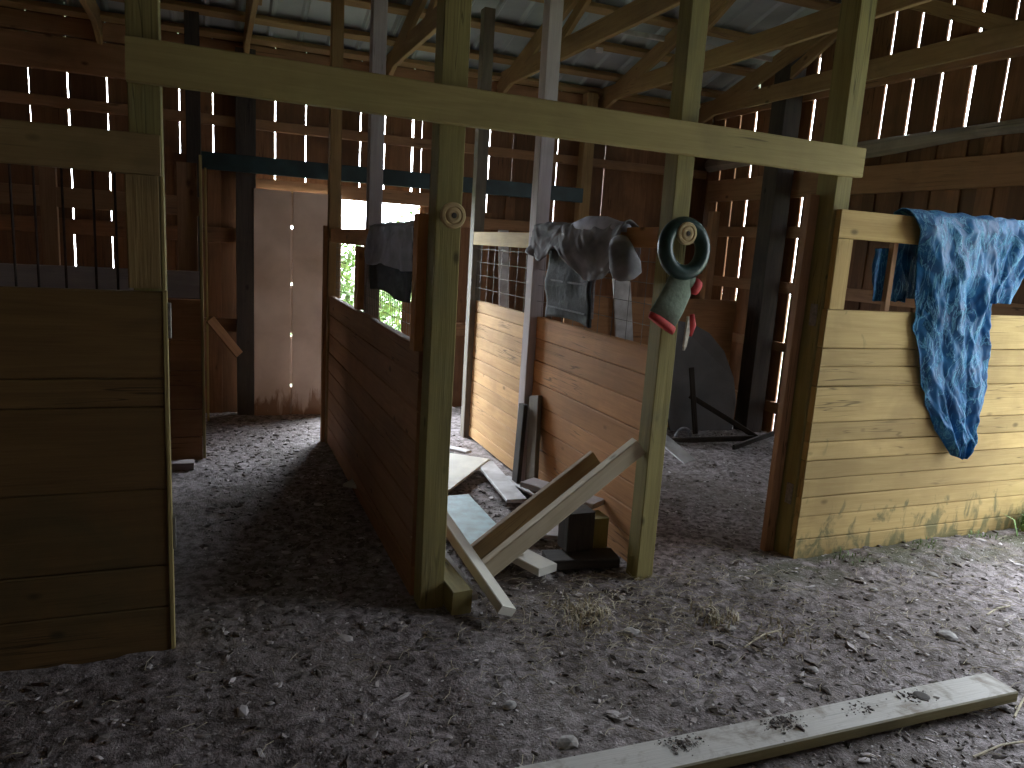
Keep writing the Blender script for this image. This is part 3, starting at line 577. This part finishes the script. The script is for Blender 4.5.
for x, y, r, l in ((1.62, 2.45, .035, 'flat round stone among the straw before the pile'), (.93, 2.10, .030, 'grey stone left of the straw on the bare dirt'), (1.03, 1.86, .032, 'flat pale stone above the far end of the plank'), (2.15, 1.98, .024, 'small stone on the dirt behind the middle of the plank'), (2.95, 2.02, .035, 'pale stone to the right on the bright dirt'), (4.3, 2.55, .04, 'stone near the right end of the yellow boards'), (3.45, 2.5, .026, 'little stone before the yellow boards'), (2.05, 2.35, .024, 'brown-grey stone before the ring post'), (2.98, 2.45, .022, 'small stone before the doorway post'), (.12, 1.95, .03, 'dim stone in the left foreground')):
    ico('stone', (x, y, GZ(x, y) + r * .2), r, .45, M['stone'], l, 'stone')
def blades(name, mat, cx, cy, n, h, sp, label, wdt=.004, cat='grass'):
    mb = MB()
    for i in range(n):
        x, y = cx + random.gauss(0, sp), cy + random.gauss(0, sp); z = GZ(x, y) - .004; a = random.uniform(0, 6.28); L = h * random.uniform(.5, 1.1); ln = random.uniform(.2, .8)
        dx, dy = math.cos(a), math.sin(a); p = [(x, y, z), (x + dx * L * ln * .3, y + dy * L * ln * .3, z + L * .6), (x + dx * L * ln, y + dy * L * ln, z + L * (.95 - .3 * ln))]
        V = []; 
        for (q, ww) in zip(p, (wdt, wdt * .8, wdt * .1)): V += [(q[0] - dy * ww, q[1] + dx * ww, q[2]), (q[0] + dy * ww, q[1] - dx * ww, q[2])]
        mb.add(V, [(0, 1, 3, 2), (2, 3, 5, 4)], [((0, 0), (1, 0), (1, 1), (0, 1))] * 2)
    return tag(mb.build(name, M[mat]), label, cat, kind='stuff')
mbw = [blades('weed_clump', 'leaf', x_, 2.78, 26, .045, .055, l_, .003, 'weeds') for x_, l_ in ((3.15, 'small weeds at the foot of the yellow boards, near the doorway post'), (3.7, 'small weeds at the foot of the yellow boards, under the tarp'), (4.2, 'small weeds at the foot of the yellow boards, right of the tarp'))]
blades('weed_clump', 'leaf', 4.62, 2.72, 160, .16, .07, 'green weeds growing at the right end of the yellow boards', .007, 'weeds')
blades('weed_clump', 'leaf', 4.74, 2.66, 120, .20, .05, 'taller green weeds at the very edge by the doorway post', .008, 'weeds')
blades('dry_grass_tuft', 'straw', 1.5, 2.62, 160, .06, .07, 'matted dry grass tuft in front of the slanting boards')
blades('dry_grass_tuft', 'straw', 2.05, 2.45, 60, .07, .05, 'sparse dry grass tuft right of the ring post foot')
blades('dry_grass_tuft', 'straw', 2.25, 2.22, 50, .05, .06, 'small straw tuft in the middle of the bright dirt')
for a, b, l in (((2.66, 1.53), (2.9, 1.62), 'pale bark strip beside the near end of the plank'), ((2.0, 2.2), (2.25, 2.27), 'bent pale twig on the dirt behind the plank'), ((3.3, 2.1), (3.5, 2.13), 'pale twig on the bright dirt at right'), ((2.3, 1.42), (2.58, 1.42), 'thin twig in front of the plank')):
    mb = MB(); m_ = ((a[0] + b[0]) / 2 + .01, (a[1] + b[1]) / 2 + .012); tube(mb, [(*a, GZ(*a) + .008), (*m_, GZ(*m_) + .016), (*b, GZ(*b) + .008)], .004, 6); tag(mb.build('twig', M['straw']), l, 'twig')

# ------------------------------------------------------------------ cloths
def grid_mesh(P, mat, name, parent=None, thick=.004, closed=False):
    ny, nx, _ = P.shape; V = P.reshape(-1, 3); mb = MB(); F = []; U = []
    for i in range(ny - 1):
        for j in range(nx - 1):
            F.append((i * nx + j, i * nx + j + 1, (i + 1) * nx + j + 1, (i + 1) * nx + j)); U.append(((j / nx, i / ny), ((j + 1) / nx, i / ny), ((j + 1) / nx, (i + 1) / ny), (j / nx, (i + 1) / ny)))
    mb.add(V, F, U); o = mb.build(name, mat, parent, smooth=True)
    md = o.modifiers.new('thickness', 'SOLIDIFY'); md.thickness = thick; md.offset = 0
    return o
def drape(xc, zt, hw, y0, y1, dl, dr_, amp, seed, nu=60, nv=70, flare=.03, ripple=9, axis='y', ystretch=None):
    """cloth hung over a rail: dl/dr_ give the drop on the two sides as functions of u"""
    P = np.zeros((nv, nu, 3))
    for j in range(nu):
        u = j / (nu - 1); L1, L2 = dl(u), dr_(u); tot = L1 + 2 * hw + L2
        for i in range(nv):
            s = tot * i / (nv - 1); along = y0 + (y1 - y0) * u
            if s < L1: off = -hw; d = L1 - s; side = -1; dz = -d
            elif s < L1 + 2 * hw: off = -hw + (s - L1); d = 0; side = 0; dz = .012 * math.cos((off / hw) * math.pi / 2)
            else: off = hw; d = s - L1 - 2 * hw; side = 1; dz = -d
            k = min(1, d / .15)
            rp = k * (.5 + .5 * math.sin(ripple * u * 2 + 3 * float(noise(u * 3 + seed, d * 2)) + seed)) * flare
            nz_ = amp * float(fbm(u * 6 + seed, s * 9 + seed, 4, seed))
            x = xc + off + side * (rp + .006 + abs(nz_)) + (nz_ * .3 if side == 0 else 0)
            P[i, j] = (x, along + .35 * nz_ + (ystretch(u, d * side) if ystretch else 0), zt + dz + (abs(nz_) * .7 if side == 0 else nz_ * .4))
    if axis == 'x': P = np.stack([P[..., 1], P[..., 0], P[..., 2]], -1)
    return P
# grey blanket on the left half wall
r = empty('horse_blanket', (.82, 3.55, 1.2)); tag(r, 'bluish grey blanket with a black lower band hung over the left half wall rail', 'blanket')
grid_mesh(drape(.82, 1.615, .03, 3.07, 4.02, lambda u: .19 + .008 * math.sin(u * 9), lambda u: .30, .010, 5, flare=.025), M['dust'], 'blanket_body', r)
grid_mesh(drape(.822, 1.57, .022, 3.10, 4.0, lambda u: .28 + .01 * math.sin(u * 7), lambda u: .1, .005, 8, flare=.012), M['black'], 'black_band', r)
# dark grey coat on right half wall
r = empty('hanging_coat', (1.9, 3.7, 1.15)); tag(r, 'crumpled dark grey coat slung over the rail of the orange wall', 'coat')
grid_mesh(drape(1.912, 1.692, .032, 3.24, 4.34, lambda u: float(np.interp(u, [0, .12, .3, .5, .62, .8, 1], [.10, .27, .30, .15, .13, .21, .18])), lambda u: .25, .018, 12, nu=80, flare=.085, ripple=2.2), M['cloth'], 'coat_body', r)
mb = MB(); tube(mb, [(1.87, 3.26, 1.60), (1.85, 3.20, 1.56), (1.84, 3.15, 1.50), (1.845, 3.13, 1.45), (1.85, 3.13, 1.43)], .05, 16, rad=[.05, .065, .072, .07, .04]); o = mb.build('sleeve', M['cloth'], r, smooth=True)
for v in o.data.vertices: v.co += Vector([.012 * float(noise(v.co.y * 30, v.co.z * 30, 4)), .012 * float(noise(v.co.x * 30, v.co.z * 30, 9)), 0])
tube_m = MB(); tube(tube_m, [(1.90, 3.85, 1.675), (1.89, 3.65, 1.695), (1.89, 3.45, 1.695), (1.9, 3.25, 1.675)], .04, 14, rad=[.03, .045, .04, .02]); o = tube_m.build('collar', M['dust'], r, smooth=True)
r = empty('saddle_pad', (1.86, 3.75, 1.15)); tag(r, 'dark quilted pad hanging below the coat inside the pile bay', 'saddle pad')
n = 24; P = np.zeros((n, n, 3))
for i in range(n):
    for j in range(n):
        u, v = j / (n - 1), i / (n - 1); P[i, j] = (1.885 - .02 * math.sin(v * 3.1)  + .01 * float(noise(u * 4, v * 4, 7)), 3.52 + .56 * u, 1.57 - .40 * v - .02 * (2 * u - 1) ** 2)
grid_mesh(P, M['pad'], 'pad_body', r, .02)
for z in (1.37, 1.215):
    mb = MB(); box(mb, (1.852, 3.55, z), (1.856, 4.02, z + .010), .001); mb.build('stitch_row', M['fleece'], r)
mb = MB(); tube(mb, [(1.885, 3.50, 1.50), (1.865, 3.49, 1.38), (1.875, 3.50, 1.2)], .008, 6); mb.build('strap', M['fleece'], r)

# blue tarp over the right rail
def tarp_obj():
    r = empty('blue_tarp', (3.75, 2.86, .5)); tag(r, 'crumpled blue tarpaulin draped over the top rail of the yellow stall front', 'tarp')
    # outline of the long tail, left and right edge against height
    zL = [1.86, 1.66, 1.45, 1.25, .95, .70, .54]; xL = [3.29, 3.37, 3.42, 3.44, 3.55, 3.72, 3.86]
    zR = [1.86, 1.66, 1.45, 1.25, .95, .72, .62, .54]; xR = [4.12, 4.05, 3.97, 3.98, 4.06, 4.05, 4.02, 3.91]
    def sheet(zs0, zs1, fl, fr, nx, nz, seed, ybase, amp):
        P = np.zeros((nz, nx, 3)); Z = np.linspace(zs0, zs1, nz); S = np.linspace(0, 1, nx)
        for i, z in enumerate(Z):
            a, b = fl(z), fr(z)
            x = a + (b - a) * S
            wide = (b - a); cr = .9 / max(wide, .15)
            fold = .022 * np.abs(np.sin(S * 9.5 + 1.5 * noise(S * 2, np.full(nx, z * 2.2), seed))) + .03 * np.sin(S * math.pi)
            f = amp * fbm(S * 5 + seed, np.full(nx, z * 4.5) + S * 2, 4, seed) + .018 * (1 - np.abs(noise(S * 4 + z * 3, np.full(nx, z * 5) - S * 3, seed + 5))) ** 3
            k = min(1, (1.86 - z) / .10 + .15)
            y = ybase - k * (fold + .018 + f)
            P[i, :, 0] = x + .012 * noise(np.full(nx, z * 14), S * 3, seed + 2); P[i, :, 1] = np.minimum(y, 2.851); P[i, :, 2] = z + .010 * noise(S * 7, np.full(nx, z * 5), seed + 8)
        return P
    fl = lambda z: float(np.interp(-z, [-q for q in zL], xL)); fr = lambda z: float(np.interp(-z, [-q for q in zR], xR))
    P = sheet(1.85, .54, fl, fr, 90, 130, 4, 2.85, .022)
    # over the top of the rail and down the back
    nb = 26; B = np.zeros((nb, 90, 3)); S = np.linspace(0, 1, 90)
    for i in range(nb):
        t = i / (nb - 1); row = P[0].copy()
        if t < .3: y = 2.852 + .06 * t / .3; z = 1.852 + .012 * math.sin(t / .3 * math.pi)
        else: y = 2.915 + .02 * abs(math.sin(t * 7)); z = 1.85 - .45 * (t - .3) / .7
        B[i, :, 0] = row[:, 0] - .0 * t; B[i, :, 1] = y + .01 * noise(S * 9, np.full(90, t * 5), 3) + (.012 if t >= .3 else 0); B[i, :, 2] = z + .014 * np.abs(noise(S * 8, np.full(90, t * 3), 6)) + .02 * (t if t < .3 else .3) * noise(S * 14, S * 0, 2)
    P[0] = B[0]
    full = np.concatenate([B[::-1], P[1:]], 0)
    grid_mesh(full, M['tarp'], 'hanging_tail', r, .003)
    fl2 = lambda z: 3.9; fr2 = lambda z: float(np.interp(-z, [-1.85, -1.70, -1.55, -1.41], [4.36, 4.34, 4.20, 4.13]))
    grid_mesh(sheet(1.865, 1.41, fl2, fr2, 40, 46, 15, 2.872, .02), M['tarp'], 'side_flap', r, .003)
    fl3 = lambda z: 3.19 + .05 * (1.86 - z); fr3 = lambda z: 3.46
    P3 = sheet(1.66, 1.385, fl3, fr3, 30, 30, 25, 0, .015); P3[..., 1] = 2.93 + .02 * np.abs(np.sin(P3[..., 0] * 40)); grid_mesh(P3, M['tarp'], 'inner_flap', r, .003)
tarp_obj()

# ------------------------------------------------------------------ pegs, ring and felt
def peg(x, z, label, group=None):
    r = empty('wooden_peg', (x, 2.80, z)); tag(r, label, 'peg')
    mb = MB(); lathe(mb, [(.022, 0), (.020, .02), (.020, .055), (.046, .060), (.050, .066), (.050, .078), (.046, .083), (.036, .084), (.032, .080), (.028, .084), (.020, .086), (.012, .084)], (x, 2.868, z), (0, -1, 0)); mb.build('peg_head', M['turned'], r, smooth=False)
    mb = MB(); lathe(mb, [(.009, 0), (.011, .003), (.005, .004)], (x, 2.784, z), (0, -1, 0), 16); mb.build('peg_hole_shade', M['dark'], r)  # dark disc painted in for the shade of the centre hole
peg(.862, 1.655, 'turned wooden peg on the half wall post')
peg(1.93, 1.655, 'turned wooden peg holding the green ring')
mb = MB(); tube(mb, [(1.938 + .098 * math.cos(t), 2.815 + .012 * math.sin(t), 1.590 + .105 * math.sin(t)) for t in np.linspace(0, 2 * math.pi, 49)[:-1]], .034, 18, closed=True)
tag(mb.build('rubber_ring', M['foam'], smooth=True), 'dark green ring hung on the wooden peg of the front post', 'ring')
r = empty('felt_stocking', (1.94, 2.82, 1.15)); tag(r, 'sage green felt piece with red cuffs hanging below the green ring', 'stocking')
def flat_tube(name, mat, pts, rad, squash=.35):
    mb = MB(); n = 20; m = len(pts); V = []
    for i, (x, z) in enumerate(pts):
        a = pts[max(0, i - 1)]; b = pts[min(m - 1, i + 1)]; t = unit((b[0] - a[0], 0, b[1] - a[1])); s = np.array([-t[2], 0, t[0]])
        for j in range(n):
            th = 2 * math.pi * j / n; V.append(np.array([x, 2.82, z]) + rad[i] * (s * math.cos(th) * (1 + .04 * math.sin(th * 3 + i)) + np.array([0, squash, 0]) * math.sin(th)))
    F = [(i * n + j, i * n + (j + 1) % n, (i + 1) * n + (j + 1) % n, (i + 1) * n + j) for i in range(m - 1) for j in range(n)] + [tuple(range(n))[::-1], tuple(range((m - 1) * n, m * n))]
    mb.add(V, F, [tuple((0, 0) for _ in f) for f in F]); return mb.build(name, M[mat], r, smooth=True)
flat_tube('felt_body', 'felt', [(1.95, 1.52), (1.95, 1.47), (1.93, 1.41), (1.90, 1.34), (1.865, 1.275)], [.048, .064, .072, .075, .077])
flat_tube('red_cuff', 'red', [(1.872, 1.272), (1.863, 1.256), (1.857, 1.246)], [.079, .080, .077], .38)
flat_tube('felt_foot', 'felt', [(1.955, 1.46), (1.985, 1.445), (2.01, 1.43)], [.03, .034, .034], .6)
flat_tube('red_toe', 'red', [(2.0, 1.437), (2.022, 1.424), (2.04, 1.415)], [.036, .038, .032], .62)
flat_tube('red_tail', 'red', [(2.02, 1.30), (2.03, 1.25), (2.02, 1.20)], [.012, .018, .010], .5)
mb = MB()
for k in range(9): dx = random.uniform(-.014, .014); tube(mb, [(2.0, 2.82, 1.29), (2.0 + dx * .5, 2.815, 1.22), (1.99 + dx, 2.81 + dx, 1.135 + random.uniform(0, .02))], .007, 6)
mb.build('yarn_tassel', M['tassel'], r)

# ------------------------------------------------------------------ outside
def bush(c, rx, rz, n, label, name='leafy_bush', trunk=True, ls=.05):
    r = empty(name, (c[0], c[1], -.06)); mb = MB()
    V = []; F = []; U = []
    for i in range(n):
        d = unit(rng.normal(size=3)); q = rng.uniform(.55, 1.0); p = np.array([c[0] + d[0] * rx * q, c[1] + d[1] * rx * q, c[2] + d[2] * rz * q]); p[2] = max(p[2], .02)
        a = unit(rng.normal(size=3)); b = unit(np.cross(a, rng.normal(size=3))); s = ls * rng.uniform(.6, 1.4); k = len(V)
        V += [p - a * s, p + b * s * .45, p + a * s, p - b * s * .45]; F.append((k, k + 1, k + 2, k + 3)); U.append(((0, 0), (1, 0), (1, 1), (0, 1)))
    mb.add(V, F, U); mb.build('foliage', M['leaf'], r)
    mb = MB(); tube(mb, [(c[0], c[1], -.06), (c[0] + .05, c[1], c[2] * .6), (c[0], c[1] + .05, c[2] + rz * .4)], .05, 8, rad=[.06, .045, .02]); mb.build('stem', M['bark'], r)
    tag(r, label, 'bush'); return r
bush((1.9, 9.2, .75), 1.0, .95, 3500, 'bright green bush outside the back doorway')
bush((3.2, 10.4, .9), 1.3, 1.2, 3500, 'green bush further out behind the back wall on the right')
bush((.2, 10.5, .7), 1.3, 1.0, 3500, 'green bush further out behind the back wall on the left')
